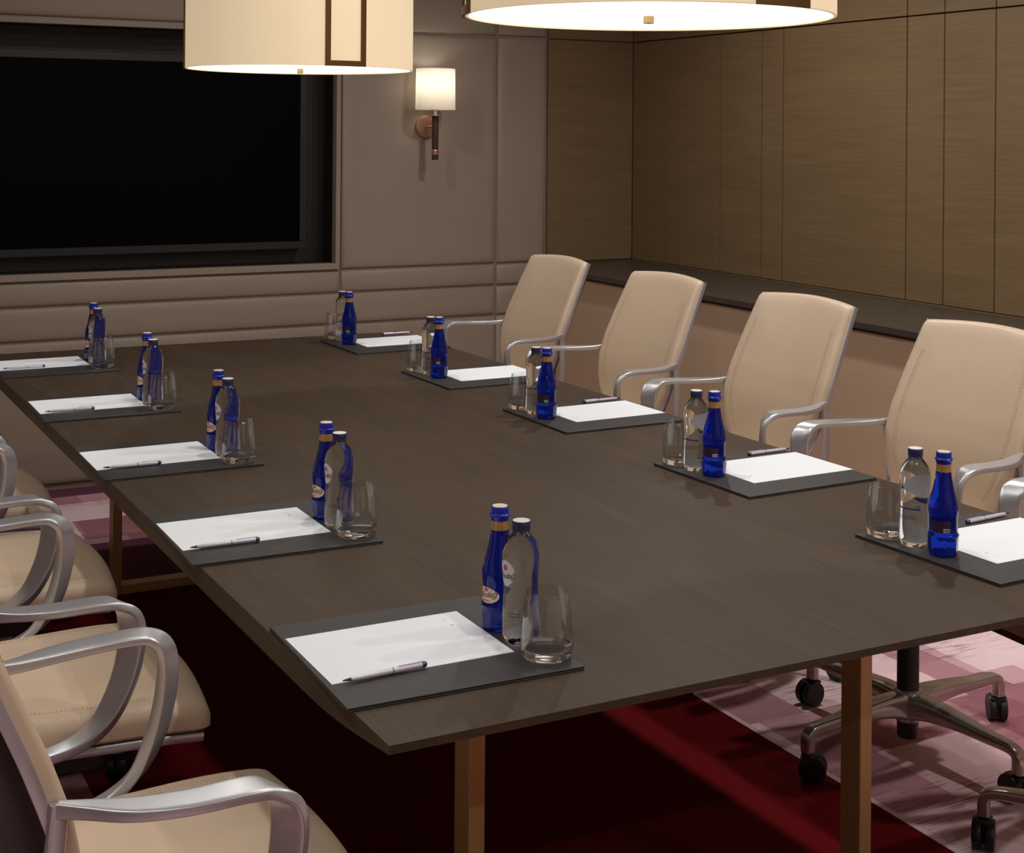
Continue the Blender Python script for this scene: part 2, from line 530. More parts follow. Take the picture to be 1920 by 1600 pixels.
# screen recess: taupe surround, dark lining
box('niche_sill', NX0 - 0.013, NX1 + 0.022, YB + 0.001, YB + 0.05, 0.9065, NZ0, 'pad', wb, 0.002)
box('niche_head', NX0 - 0.013, NX1 + 0.022, YB + 0.001, YB + 0.05, NZ1, 2.0355, 'pad', wb, 0.002)
box('niche_jamb', NX0 - 0.009, NX0, YB + 0.001, YB + 0.05, NZ0, NZ1, 'pad', wb, 0.001)
box('niche_jamb', NX1, NX1 + 0.022, YB + 0.001, YB + 0.05, NZ0, NZ1, 'pad', wb, 0.001)
box('niche_back', NX0 - 0.02, NX1 + 0.02, NY, NY + 0.02, NZ0 - 0.02, NZ1 + 0.02, 'bronze', wb)
box('niche_lining', NX0 - 0.02, NX0, YB + 0.05, NY, NZ0, NZ1, 'bronze', wb)
box('niche_lining', NX1, NX1 + 0.02, YB + 0.05, NY, NZ0, NZ1, 'bronze', wb)
box('niche_lining', NX0 - 0.02, NX1 + 0.02, YB + 0.05, NY, NZ0 - 0.02, NZ0, 'bronze', wb)
box('niche_lining', NX0 - 0.02, NX1 + 0.02, YB + 0.05, NY, NZ1, NZ1 + 0.02, 'bronze', wb)

# wall screen
tv = tag(empty('wall_screen', (XC, 6.47, 1.004)), 'large black flat screen set in the recess of the padded wall', 'screen')
box('housing', -0.798, 0.798, 0.006, 0.088, 0.0, 0.9, 'bezel', tv, 0.004)
bm = bmesh.new()
for a in ((-0.798, 0.798, 0.0, 0.036), (-0.798, 0.798, 0.862, 0.9), (-0.798, -0.763, 0.036, 0.862), (0.763, 0.798, 0.036, 0.862)):
    add_box(bm, a[0], a[1], -0.006, 0.006, a[2], a[3], 0.002, 1)
finish(bm, 'bezel', 'bezel', tv)
box('display', -0.763, 0.763, 0.0, 0.006, 0.036, 0.862, 'screen', tv)

def veneer(x0, x1, y0, y1, z0, z1, m, parent, face):
    return box('wood_panel', x0, x1, y0, y1, z0, z1, m, parent)
# right wall and its short return: separate veneer panels over a backing
wr = structure(box('wall_right', XR + 0.024, XR + 0.1, YF, YB + 0.3, 0, CEIL, 'woodwall_y'))
JO = [6.39, 6.072, 5.614, 5.297, 5.143, 4.361, 4.156, 3.895, 3.10, 2.90, 2.45, 1.60, 0.90, 0.0, -0.8, YF]
ZT = 2.038
for a, b in zip(JO, JO[1:]):
    for z0, z1 in ((0.90, ZT), (ZT, CEIL)):
        veneer(XR, XR + 0.024, b + 0.0035, a - 0.0035, z0 + 0.0035, z1 - 0.0035, 'woodwall_y', wr, 0)
box('wood_panel', XR, XR + 0.024, YF, 6.39, 0.0, 0.90, 'woodwall_y', wr)
for z0, z1 in ((0.90, ZT), (ZT, CEIL)):
    veneer(XE + 0.005, XR - 0.001, YB + 0.002, YB + 0.022, z0 + 0.0035, z1 - 0.0035, 'woodwall_x', wb, 1)
box('recess_panel', XE + 0.003, XR - 0.001, YB + 0.012, YB + 0.022, 0.0, 0.9, 'woodwall_x', wb)

# ------------------------------------------------------------------ sideboard under the panelled wall
SBX = 3.512
sb = tag(empty('sideboard', (SBX, 2.5, 0.0)), 'long brown built-in sideboard below the dark worktop on the panelled wall', 'sideboard')
box('plinth', 0.06, XR - SBX - 0.01, -2.0, 3.66, 0.0, 0.08, 'cabinet', sb)
box('carcass', 0.02, XR - SBX - 0.01, -2.0, 3.66, 0.08, 0.8718, 'cabinet', sb)
box('front_panel', 0.0, 0.0195, -2.0, 3.675, 0.06, 0.858, 'cabinet', sb, 0.002, 1)
wt = box('worktop', 3.487, XR - 0.001, 0.5, YB - 0.001, 0.872, 0.896, 'slab', None, 0.002, 1)
tag(wt, 'dark stone worktop running along the top of the brown sideboard', 'worktop')

# ------------------------------------------------------------------ conference table
tb = tag(empty('conference_table', (XC, 3.5, 0.0)), 'long dark brown wooden conference table on brass frame legs', 'table')
TQ = [(0.738, 1.727), (2.342, 1.713), (2.288, 5.300), (0.703, 5.352)]
def tab_xy(s, t):
    """s across 0..1, t along 0..1 (near to far)"""
    ax = TQ[0][0] + (TQ[3][0] - TQ[0][0]) * t; bx_ = TQ[1][0] + (TQ[2][0] - TQ[1][0]) * t
    y0 = TQ[0][1] + (TQ[1][1] - TQ[0][1]) * s; y1 = TQ[3][1] + (TQ[2][1] - TQ[3][1]) * s
    return ax + (bx_ - ax) * s - XC, y0 + (y1 - y0) * t - 3.5
bm = bmesh.new()
TS = [0, 0.02, 0.04, 0.055, 0.07, 0.085, 0.5, 0.915, 0.93, 0.945, 0.96, 0.98, 1]
def under(t):
    d = min(t, 1 - t)
    k = min(1.0, d / 0.085)
    return 0.012 + 0.027 * math.sin(k * PI / 2)
top, bot = [], []
for t in TS:
    top.append([bm.verts.new((*tab_xy(s, t), TZ)) for s in (0, 1)])
    bot.append([bm.verts.new((*tab_xy(s, t), TZ - under(t))) for s in (0, 1)])
for i in range(len(TS) - 1):
    bm.faces.new((top[i][0], top[i][1], top[i + 1][1], top[i + 1][0]))
    bm.faces.new((bot[i][0], bot[i + 1][0], bot[i + 1][1], bot[i][1]))
    for s in (0, 1):
        bm.faces.new((top[i][s], top[i + 1][s], bot[i + 1][s], bot[i][s]))
for i in (0, -1):
    bm.faces.new((top[i][0], top[i][1], bot[i][1], bot[i][0]))
finish(bm, 'tabletop', 'tabletop', tb)
for fy in (2.199, 4.895):
    for fx in (1.089, 1.943):
        box('leg', fx - 0.015 - XC, fx + 0.015 - XC, fy - 0.029 - 3.5, fy + 0.029 - 3.5, 0.0, 0.721, 'brass', tb, 0.0015, 1)
    box('floor_rail', 1.104 - XC, 1.928 - XC, fy - 0.029 - 3.5, fy + 0.029 - 3.5, 0.0, 0.03, 'brass', tb, 0.0015, 1)
    box('top_rail', 1.104 - XC, 1.928 - XC, fy - 0.029 - 3.5, fy + 0.029 - 3.5, 0.691, 0.7205, 'brass', tb, 0.0015, 1)

# ------------------------------------------------------------------ conference chair
BZ = [0.56, 0.60, 0.64, 0.70, 0.761, 0.836, 0.926, 1.00, 1.06]
BX = [-0.104, -0.105, -0.108, -0.118, -0.134, -0.162, -0.201, -0.235, -0.263]
def bpx(z): return interp(z, BZ, BX)
HWZ = [0.56, 0.60, 0.65, 0.70, 0.76, 0.83, 0.92, 1.06]
HW = [0.128, 0.165, 0.196, 0.216, 0.229, 0.232, 0.226, 0.214]

def back_outline():
    right = []
    zs = [0.56 + (1.052 - 0.56) * i / 22 for i in range(23)]
    for z in zs: right.append((interp(z, HWZ, HW), z))
    # rounded top corner
    w = right[-1][0]
    right[-1] = (w, 1.045)
    right += [(w - 0.003, 1.051), (w - 0.010, 1.055)]
    topn = [(w - 0.010 - (2 * (w - 0.010)) * i / 12, 1.055 + 0.010 * math.sin(PI * i / 12)) for i in range(1, 12)]
    left = [(-a, b) for a, b in reversed(right)]
    botn = [(-0.128 + 0.256 * i / 8, 0.56 - 0.012 * math.sin(PI * i / 8)) for i in range(1, 8)]
    return right + topn + left + botn

def add_cushion(bm, outline, centre, half, prof, fmap):
    """rings of the outline shrunk by an inset; prof = (inset, offset); fmap(a, b, off) -> xyz"""
    rings = []
    for ins, off in prof:
        k = 1 - ins / half
        rings.append([bm.verts.new(fmap(centre[0] + (a - centre[0]) * k, centre[1] + (b - centre[1]) * k, off)) for a, b in outline])
    n = len(outline)
    for p, q in zip(rings, rings[1:]):
        for i in range(n):
            j = (i + 1) % n
            bm.faces.new((p[i], p[j], q[j], q[i]))
    return rings

def fan(bm, ring, pt):
    c = bm.verts.new(pt)
    for i in range(len(ring)):
        bm.faces.new((ring[i], ring[(i + 1) % len(ring)], c))

def make_chair():
    root = empty('conference_chair', (0, 0, 0))
    ol = back_outline()
    cz = 0.81
    def bmap(y, z, off):
        return (bpx(z) + off - 0.026 * (1 - (y / 0.235) ** 2), y, z)
    # leather back pad
    bm = bmesh.new()
    prof = [(0.012, -0.008), (0.0, -0.006), (0.0, 0.006), (0.002, 0.012), (0.007, 0.0165), (0.016, 0.0190), (0.03, 0.0205), (0.05, 0.0215),
            (0.08, 0.0235), (0.12, 0.025), (0.16, 0.025), (0.19, 0.025), (0.215, 0.025)]
    rr = add_cushion(bm, ol, (0, cz), 0.232, prof, bmap)
    fan(bm, rr[-1], bmap(0, cz, 0.025))
    bm.faces.new(list(reversed(rr[0])))
    bk = finish(bm, 'backrest', 'leather', root, True)
    # stitched seams up both sides of the back
    k = 1 - 0.042 / 0.232
    for s in (-1, 1):
        bm = bmesh.new()
        pts = []
        for i in range(40):
            z = 0.62 + 0.40 * i / 39
            w = interp(z, HWZ, HW) * k
            pts.append((w * s, cz + (z - cz) * k))
        for (a, b), (c, d) in zip(pts, pts[1:]):
            for du in (-0.004, 0.004):
                p, q = Vector(bmap(a + du, b, 0.0214)), Vector(bmap(a + (c - a) * 0.6 + du, b + (d - b) * 0.6, 0.0214))
                add_cyl(bm, p, q, 0.0006, n=4)
        finish(bm, 'stitching', 'seam', bk)
    # dark shell behind
    bm = bmesh.new()
    prof = [(0.006, -0.011), (0.004, -0.020), (0.010, -0.030), (0.03, -0.036), (0.08, -0.039), (0.14, -0.040), (0.2, -0.040)]
    rr = add_cushion(bm, ol, (0, cz), 0.232, prof, bmap)
    fan(bm, rr[-1], bmap(0, cz, -0.040))
    bm.faces.new(list(reversed(rr[0])))
    finish(bm, 'back_shell', 'shell', root, True)
    # satin rails along the edges of the back
    for s in (-1, 1):
        pts = []
        for i in range(20):
            z = 0.62 + (1.052 - 0.62) * i / 19
            pts.append((bpx(z) - 0.014, s * (interp(z, HWZ, HW) + 0.0015), z, 0.008, 0.016))
        bm = bmesh.new()
        add_sweep(bm, pts, n=12, power=6)
        finish(bm, 'back_rail', 'silver', root, True)
    # seat
    so = []
    nside = 14
    for i in range(nside + 1):
        x = -0.135 + (0.246 + 0.135) * i / nside
        so.append((x, -(0.212 + 0.035 * math.sin(min(1, (x + 0.135) / 0.36) * PI / 2))))
    so += [(0.259, -0.244), (0.268, -0.237)]
    so += [(0.271 + 0.018 * math.sin(PI * i / 10), -0.231 + 0.462 * i / 10) for i in range(0, 11)]
    so += [(0.268, 0.237), (0.259, 0.244)]
    for i in range(nside, -1, -1):
        x = -0.135 + (0.246 + 0.135) * i / nside
        so.append((x, 0.212 + 0.035 * math.sin(min(1, (x + 0.135) / 0.36) * PI / 2)))
    def smap(x, y, off):
        z = off + 0.004 - 0.012 * max(0.0, (x - 0.13) / 0.17) ** 2 - 0.006 * (abs(y) / 0.245) ** 2
        return (x, y, z + 0.006 * max(0, -x / 0.13))
    prof = [(0.03, 0.527), (0.006, 0.528), (0.0, 0.534), (0.0, 0.553), (0.004, 0.563), (0.012, 0.571), (0.026, 0.5755), (0.040, 0.5762),
            (0.08, 0.577), (0.12, 0.577), (0.17, 0.577), (0.205, 0.577)]
    bm = bmesh.new()
    rr = add_cushion(bm, so, (0.077, 0), 0.23, prof, smap)
    fan(bm, rr[-1], smap(0.077, 0, 0.577))
    bm.faces.new(list(reversed(rr[0])))
    st = finish(bm, 'seat', 'leather', root, True)
    kk = 1 - 0.044 / 0.23
    for s in (-1, 1):
        bm = bmesh.new()
        pts = []
        for i in range(42):
            x = -0.10 + 0.35 * i / 41
            y = s * (0.212 + 0.035 * math.sin(min(1, (x + 0.135) / 0.36) * PI / 2))
            pts.append((0.077 + (x - 0.077) * kk, y * kk))
        for (a, b), (c, d) in zip(pts, pts[1:]):
            for du in (-0.004, 0.004):
                p, q = Vector(smap(a, b + du, 0.5762)), Vector(smap(a + (c - a) * 0.6, b + (d - b) * 0.6 + du, 0.5762))
                add_cyl(bm, p, q, 0.0006, n=4)
        finish(bm, 'stitching', 'seam', st)
    # brown pan under the seat, satin side rails
    bm = bmesh.new()
    prof = [(0.03, 0.506), (0.012, 0.510), (0.010, 0.5275), (0.03, 0.5285)]
    rr = add_cushion(bm, so, (0.077, 0), 0.23, prof, smap)
    bm.faces.new(list(reversed(rr[0]))); bm.faces.new(rr[-1])
    finish(bm, 'seat_pan', 'piping', root, True)
    for s in (-1, 1):
        bm = bmesh.new()
        pts = []
        for i in range(16):
            x = -0.13 + 0.385 * i / 15
            pts.append((*smap(x, s * (0.206 + 0.034 * math.sin(min(1, (x + 0.135) / 0.36) * PI / 2)), 0.518), 0.012, 0.015))
        add_sweep(bm, pts, n=8, power=6)
        finish(bm, 'seat_rail', 'silver', root, True)
    # looped arms and rear struts
    for s in (-1, 1):
        path = [(-0.142, 0.238, 0.780, 0.014, 0.018, 0), (-0.108, 0.250, 0.778, 0.026, 0.016, 0), (-0.060, 0.271, 0.777, 0.042, 0.015, 0), (0.000, 0.284, 0.778, 0.048, 0.014, 0),
                (0.066, 0.287, 0.780, 0.050, 0.014, 0.1), (0.094, 0.287, 0.775, 0.050, 0.015, 0.3), (0.114, 0.287, 0.758, 0.050, 0.016, 0.55), (0.121, 0.287, 0.726, 0.048, 0.017, 0.72),
                (0.115, 0.285, 0.672, 0.045, 0.019, 0.78), (0.098, 0.281, 0.620, 0.042, 0.020, 0.78), (0.070, 0.276, 0.575, 0.038, 0.020, 0.6), (0.025, 0.270, 0.545, 0.034, 0.018, 0.4),
                (-0.050, 0.258, 0.527, 0.030, 0.017, 0.2), (-0.125, 0.238, 0.520, 0.026, 0.013, 0)]
        path = [(a, b * s, c, d, e, math.sin(f), math.cos(f) * s, 0.0) for a, b, c, d, e, f in path]
        bm = bmesh.new()
        add_sweep(bm, catmull(path, 5), n=24, power=7)
        finish(bm, 'armrest', 'silver', root, True)
        path = [(-0.139, 0.238 * s, 0.786, 0.014, 0.022), (-0.146, 0.237 * s, 0.70, 0.014, 0.024), (-0.148, 0.232 * s, 0.62, 0.014, 0.026), (-0.135, 0.226 * s, 0.55, 0.016, 0.028), (-0.105, 0.220 * s, 0.492, 0.018, 0.026)]
        bm = bmesh.new()
        add_sweep(bm, catmull(path, 4), n=12, power=4)
        finish(bm, 'back_strut', 'silver', root, True)
    # tilt mechanism, gas column
    box('mechanism', -0.10, 0.10, -0.19, 0.19, 0.462, 0.508, 'black', root, 0.008)
    lathe('gas_column', [(0.024, 0.035), (0.026, 0.04), (0.028, 0.115), (0.0275, 0.118), (0.0275, 0.27), (0.025, 0.275), (0.025, 0.28), (0.018, 0.281), (0.018, 0.468)], 'black', root, 24)
    lathe('hub', [(0.031, 0.078), (0.034, 0.082), (0.037, 0.140), (0.035, 0.154), (0.029, 0.157)], 'polish', root, 24)
    return root

def make_base(root, rot):
    """four-star base with twin-wheel casters"""
    for q in range(4):
        a = rot + q * PI / 2
        c, s = math.cos(a), math.sin(a)
        path = [(0.020, 0.118, 0.056, 0.066), (0.08, 0.126, 0.052, 0.052), (0.17, 0.127, 0.044, 0.036), (0.25, 0.124, 0.036, 0.028),
                (0.315, 0.122, 0.032, 0.024), (0.336, 0.114, 0.031, 0.024), (0.342, 0.098, 0.030, 0.026), (0.342, 0.070, 0.029, 0.028)]
        bm = bmesh.new()
        add_sweep(bm, catmull([(r * c, r * s, z, w, h) for r, z, w, h in path], 5), side=(-s, c, 0), n=16, power=4.5)
        finish(bm, 'base_leg', 'polish', root, True)
        cst = bpy.data.objects.new('caster', CASTER['hood'])
        C.objects.link(cst); cst.parent = root
        cst.location = (0.342 * c, 0.342 * s, 0)
        cst.rotation_euler = (0, 0, a + 0.9 + 0.7 * q)
        for dy in (-0.014, 0.014):
            w = bpy.data.objects.new('wheel', CASTER['wheel'])
            C.objects.link(w); w.parent = cst
            w.location = (0.012, dy, 0.0335)

CASTER = {}
bm = bmesh.new()
add_cyl(bm, (0, 0, 0.045), (0, 0, 0.074), 0.013, 0.012, 14)
add_box(bm, -0.016, 0.030, -0.018, 0.018, 0.058, 0.066, 0.003, 2)
add_box(bm, -0.012, 0.020, -0.0035, 0.0035, 0.012, 0.052, 0.002, 1)
t = finish(bm, 'caster_hood', 'black', None, True)
CASTER['hood'] = t.data; bpy.data.objects.remove(t)
bm = bmesh.new()
pr = [(0.0315, -0.0085), (0.0335, -0.005), (0.0335, 0.007), (0.0325, 0.010)]
rings = []
for r, y in [(0.010, -0.0100), (0.026, -0.0098)] + pr + [(0.030, 0.0100), (0.010, 0.0100)]:
    rings.append([bm.verts.new((r * math.cos(2 * PI * i / 28), y, r * math.sin(2 * PI * i / 28))) for i in range(28)])
for a, b in zip(rings, rings[1:]):
    for i in range(28):
        bm.faces.new((a[i], a[(i + 1) % 28], b[(i + 1) % 28], b[i]))
bm.faces.new(rings[0]); bm.faces.new(list(reversed(rings[-1])))
t = finish(bm, 'caster_wheel', 'black', None, True)
CASTER['wheel'] = t.data; bpy.data.objects.remove(t)

ORD = ['first', 'second', 'third', 'fourth', 'fifth']
SIDE_R = 'on the sideboard side'
SIDE_L = 'on the side away from the sideboard'
proto = make_chair()
RIGHT = [(2.605, 5.02, 0.0), (2.605, 4.25, 0.0), (2.605, 3.49, 0.0), (2.605, 2.757, 0.0), (2.612, 2.035, 0.0)]
LEFT = [(0.445, 4.90), (0.445, 4.16), (0.445, 3.43), (0.442, 2.69), (0.455, 1.935)]
BROT_R = [0.3, 0.9, 0.5, R(4), R(38)]
BROT_L = [0.5, 1.0, R(8), 0.6, 0.4]
first = True
for i, (x, y, a) in enumerate(RIGHT):
    c = proto if first else copy_tree(proto)
    first = False
    c.location = (x, y, 0); c.rotation_euler = (0, 0, PI)
    tag(c, 'cream leather conference chair, %s from the screen %s of the table' % (ORD[i], SIDE_R), 'chair', 'conference chairs')
chairs_r = [c for c in C.objects if c.name.startswith('conference_chair')]
for i, (x, y) in enumerate(LEFT):
    c = copy_tree(proto)
    c.location = (x, y, 0); c.rotation_euler = (0, 0, 0)
    tag(c, 'cream leather conference chair, %s from the screen, opposite the sideboard side' % ORD[i], 'chair', 'conference chairs')
for c in [c for c in C.objects if c.name.startswith('conference_chair')]:
    i = min(range(5), key=lambda k: min(abs(c.location.y - RIGHT[k][1]) if c.location.x > 1.5 else 9, abs(c.location.y - LEFT[k][1]) if c.location.x < 1.5 else 9))
    make_base(c, BROT_R[i] - PI if c.location.x > 1.5 else BROT_L[i])

# ------------------------------------------------------------------ place settings
PADZ = TZ + 0.0062

def make_folder():
    root = empty('desk_folder', (0, 0, 0))
    box('lower_cover', -0.187, 0.187, -0.1815, 0.1815, 0.0, 0.0028, 'folder', root, 0.0012, 2)
    box('upper_cover', -0.187, 0.187, -0.1815, 0.1815, 0.0032, 0.0062, 'folder', root, 0.0013, 2)
    box('spine', -0.1868, -0.180, -0.1800, 0.1800, 0.0026, 0.0034, 'folder', root)
    return root

def make_paper():
    root = empty('note_paper', (0, 0, 0))
    bm = bmesh.new()
    add_box(bm, -0.1475, 0.1475, -0.1035, 0.1035, 0.0002, 0.0010)
    finish(bm, 'sheet', 'paper', root)
    bm = bmesh.new()
    add_cyl(bm, (0.112, 0.045, 0.0010), (0.112, 0.045, 0.00105), 0.0022, n=10)
    add_box(bm, 0.1115, 0.1125, 0.0478, 0.0492, 0.00095, 0.00105)
    finish(bm, 'printed_emblem', 'greyink', root)
    bm = bmesh.new()
    for k in range(6):
        add_box(bm, 0.1085, 0.1115, 0.060 + k * 0.0034, 0.0622 + k * 0.0034, 0.0009, 0.00104)
    finish(bm, 'printed_line', 'paleink', root)
    return root

def make_pen():
    """lies along +x, point at -x"""
    root = empty('ball_pen', (0, 0, 0))
    def lx(name, prof, m, n=16):
        bm = bmesh.new()
        add_lathe(bm, prof, n)
        bmesh.ops.rotate(bm, verts=bm.verts, matrix=Matrix.Rotation(PI / 2, 3, 'Y'))
        bmesh.ops.translate(bm, verts=bm.verts, vec=(0, 0, 0.0045))
        return finish(bm, name, m, root, True)
    lx('barrel', [(0.0026, -0.054), (0.0038, -0.044), (0.0041, -0.02), (0.0042, 0.012)], 'pen')
    lx('upper_barrel', [(0.0042, 0.0128), (0.0043, 0.03), (0.0041, 0.060)], 'pen')
    lx('ring', [(0.00425, 0.0118), (0.0045, 0.0122), (0.0045, 0.0128), (0.00425, 0.0132)], 'pendark')
    lx('tip', [(0.0006, -0.067), (0.0011, -0.065), (0.0026, -0.0535)], 'pendark')
    lx('cap_end', [(0.0041, 0.060), (0.0045, 0.061), (0.0045, 0.0655), (0.003, 0.068), (0.0012, 0.0685)], 'pendark')
    bm = bmesh.new()
    add_box(bm, 0.022, 0.063, -0.0012, 0.0012, 0.0092, 0.0100, 0.0003, 1)
    add_box(bm, 0.059, 0.063, -0.0012, 0.0012, 0.0080, 0.0094)
    finish(bm, 'clip', 'pen', root)
    return root

def wrap_ellipse(bm, r, ang, zc, a, b, shape=None, rings=6, n=40, out=0.0):
    """patch on a cylinder; a, b half sizes along the arc and up"""
    def pt(s, t):
        th = ang + s / r
        rr = (r(zc + t) if callable(r) else r) + out
        return (rr * math.cos(th), rr * math.sin(th), zc + t)
    prev = None
    c = bm.verts.new(pt(0, 0))
    for k in range(1, rings + 1):
        f = k / rings
        ring = []
        for i in range(n):
            th = 2 * PI * i / n
            s, t = (shape(th) if shape else (math.cos(th), math.sin(th)))
            ring.append(bm.verts.new(pt(a * f * s, b * f * t)))
        if prev is None:
            for i in range(n): bm.faces.new((c, ring[i], ring[(i + 1) % n]))
        else:
            for i in range(n): bm.faces.new((prev[i], ring[i], ring[(i + 1) % n], prev[(i + 1) % n]))
        prev = ring

def wrap_rect(bm, r, ang, z0, z1, s0, s1, out=0.0, n=8):
    rows = []
    for z in (z0, z1):
        rows.append([bm.verts.new(((r + out) * math.cos(ang + (s0 + (s1 - s0) * i / n) / r), (r + out) * math.sin(ang + (s0 + (s1 - s0) * i / n) / r), z)) for i in range(n + 1)])
    for i in range(n):
        bm.faces.new((rows[0][i], rows[0][i + 1], rows[1][i + 1], rows[1][i]))

def wrap_text(name, txt, r, ang, zc, size, material, parent, slant=0.35, tilt=0.12):
    cu = bpy.data.curves.new('lettering_curve', 'FONT')
    cu.body = txt
    cu.size = size
    cu.shear = slant
    cu.align_x = 'CENTER'
    cu.align_y = 'CENTER'
    cu.resolution_u = 3
    to = bpy.data.objects.new('lettering_tmp', cu)
    C.objects.link(to)
    bpy.context.view_layer.update()
    me = bpy.data.meshes.new_from_object(to.evaluated_get(bpy.context.evaluated_depsgraph_get()))
    bpy.data.objects.remove(to)
    bpy.data.curves.remove(cu)
    for v in me.vertices:
        s, t = v.co.x, v.co.y + v.co.x * tilt
        th = ang + s / r
        v.co = (r * math.cos(th), r * math.sin(th), zc + t)
    me.materials.clear()
    me.materials.append(M[material])
    return link(name, me, parent)

def make_blue():
    """label faces -x"""
    root = empty('blue_water_bottle', (0, 0, 0))
    prof = [(0.022, 0.0), (0.0255, 0.0015), (0.0268, 0.005), (0.0275, 0.012), (0.0285, 0.025), (0.0290, 0.036), (0.0290, 0.0395), (0.0280, 0.0415),
            (0.0268, 0.043), (0.0265, 0.048), (0.0265, 0.066), (0.0268, 0.073), (0.0277, 0.080), (0.0281, 0.087), (0.0278, 0.094), (0.0262, 0.103), (0.0238, 0.112),
            (0.0212, 0.121), (0.0188, 0.131), (0.0166, 0.142), (0.0148, 0.153), (0.0136, 0.163), (0.0132, 0.172), (0.0125, 0.178)]
    def facets(a, z):
        if z < 0.004 or z > 0.038: return 1.0
        k = min(1.0, (z - 0.004) / 0.006, (0.038 - z) / 0.006)
        seg = 2 * PI / 8
        d = (a + seg / 2) % seg - seg / 2
        return 1 - k * (1 - math.cos(seg / 2) / math.cos(d) ) * 0.9
    pf = []
    for (r0, z0), (r1, z1) in zip(prof, prof[1:]):
        pf.append((r0, z0))
        if z0 >= 0.005 and z1 <= 0.04:
            for k in (1, 2): pf.append((r0 + (r1 - r0) * k / 3, z0 + (z1 - z0) * k / 3))
    pf.append(prof[-1])
    lathe('bottle_body', pf, 'cobalt', root, 48, facets=facets)
    lathe('gold_band', [(0.0144, 0.158), (0.0138, 0.1655), (0.0137, 0.1722)], 'gold', root, 32, cap0=False, cap1=False)
    cap = lathe('screw_cap', [(0.0136, 0.172), (0.0142, 0.1735), (0.0148, 0.178), (0.0154, 0.1790), (0.0168, 0.1800), (0.0168, 0.1818), (0.0150, 0.183), (0.0143, 0.1845), (0.0146, 0.1858),
                              (0.0143, 0.1872), (0.0146, 0.1886), (0.0143, 0.190), (0.0142, 0.1938), (0.0130, 0.1950)], 'bluecap', root, 32)
    lathe('cap_print', [(0.0124, 0.1949), (0.0120, 0.1953), (0.004, 0.1954)], 'captop', cap, 24)
    bm = bmesh.new()
    wrap_ellipse(bm, 0.0265, PI, 0.057, 0.024, 0.0125, out=0.0004)
    lb = finish(bm, 'label', 'labelp', root, True)
    lb['label'] = 'oval pink and gold bottle label'
    wrap_text('label_lettering', 'Uluda\u011f', 0.0272, PI, 0.0575, 0.0135, 'ink', lb)
    bm = bmesh.new()
    wrap_ellipse(bm, 0.0265, PI, 0.0655, 0.0045, 0.0028, out=0.0008, rings=3, n=20)
    finish(bm, 'label_crest', 'inkred', lb, True)
    bm = bmesh.new()
    wrap_rect(bm, 0.0265, PI, 0.0475, 0.0495, -0.007, 0.007, 0.0008)
    finish(bm, 'label_ribbon', 'inkred', lb, True)
    bm = bmesh.new()
    wrap_rect(bm, 0.0266, 0.0, 0.046, 0.0685, -0.019, 0.019, 0.0004, 14)
    bk = finish(bm, 'back_label', 'labelback', root, True)
    bm = bmesh.new()
    wrap_rect(bm, 0.0266, 0.42, 0.0475, 0.0545, -0.0055, 0.0055, 0.0008)
    finish(bm, 'barcode_patch', 'labelw', bk, True)
    bm = bmesh.new()
    s = -0.0046
    for k in range(9):
        w = 0.0004 + 0.0004 * ((k * 7) % 3)
        wrap_rect(bm, 0.0266, 0.42, 0.0484, 0.0536, s, s + w, 0.0011, 1)
        s += w + 0.0005
    finish(bm, 'barcode', 'ink', bk)
    return root

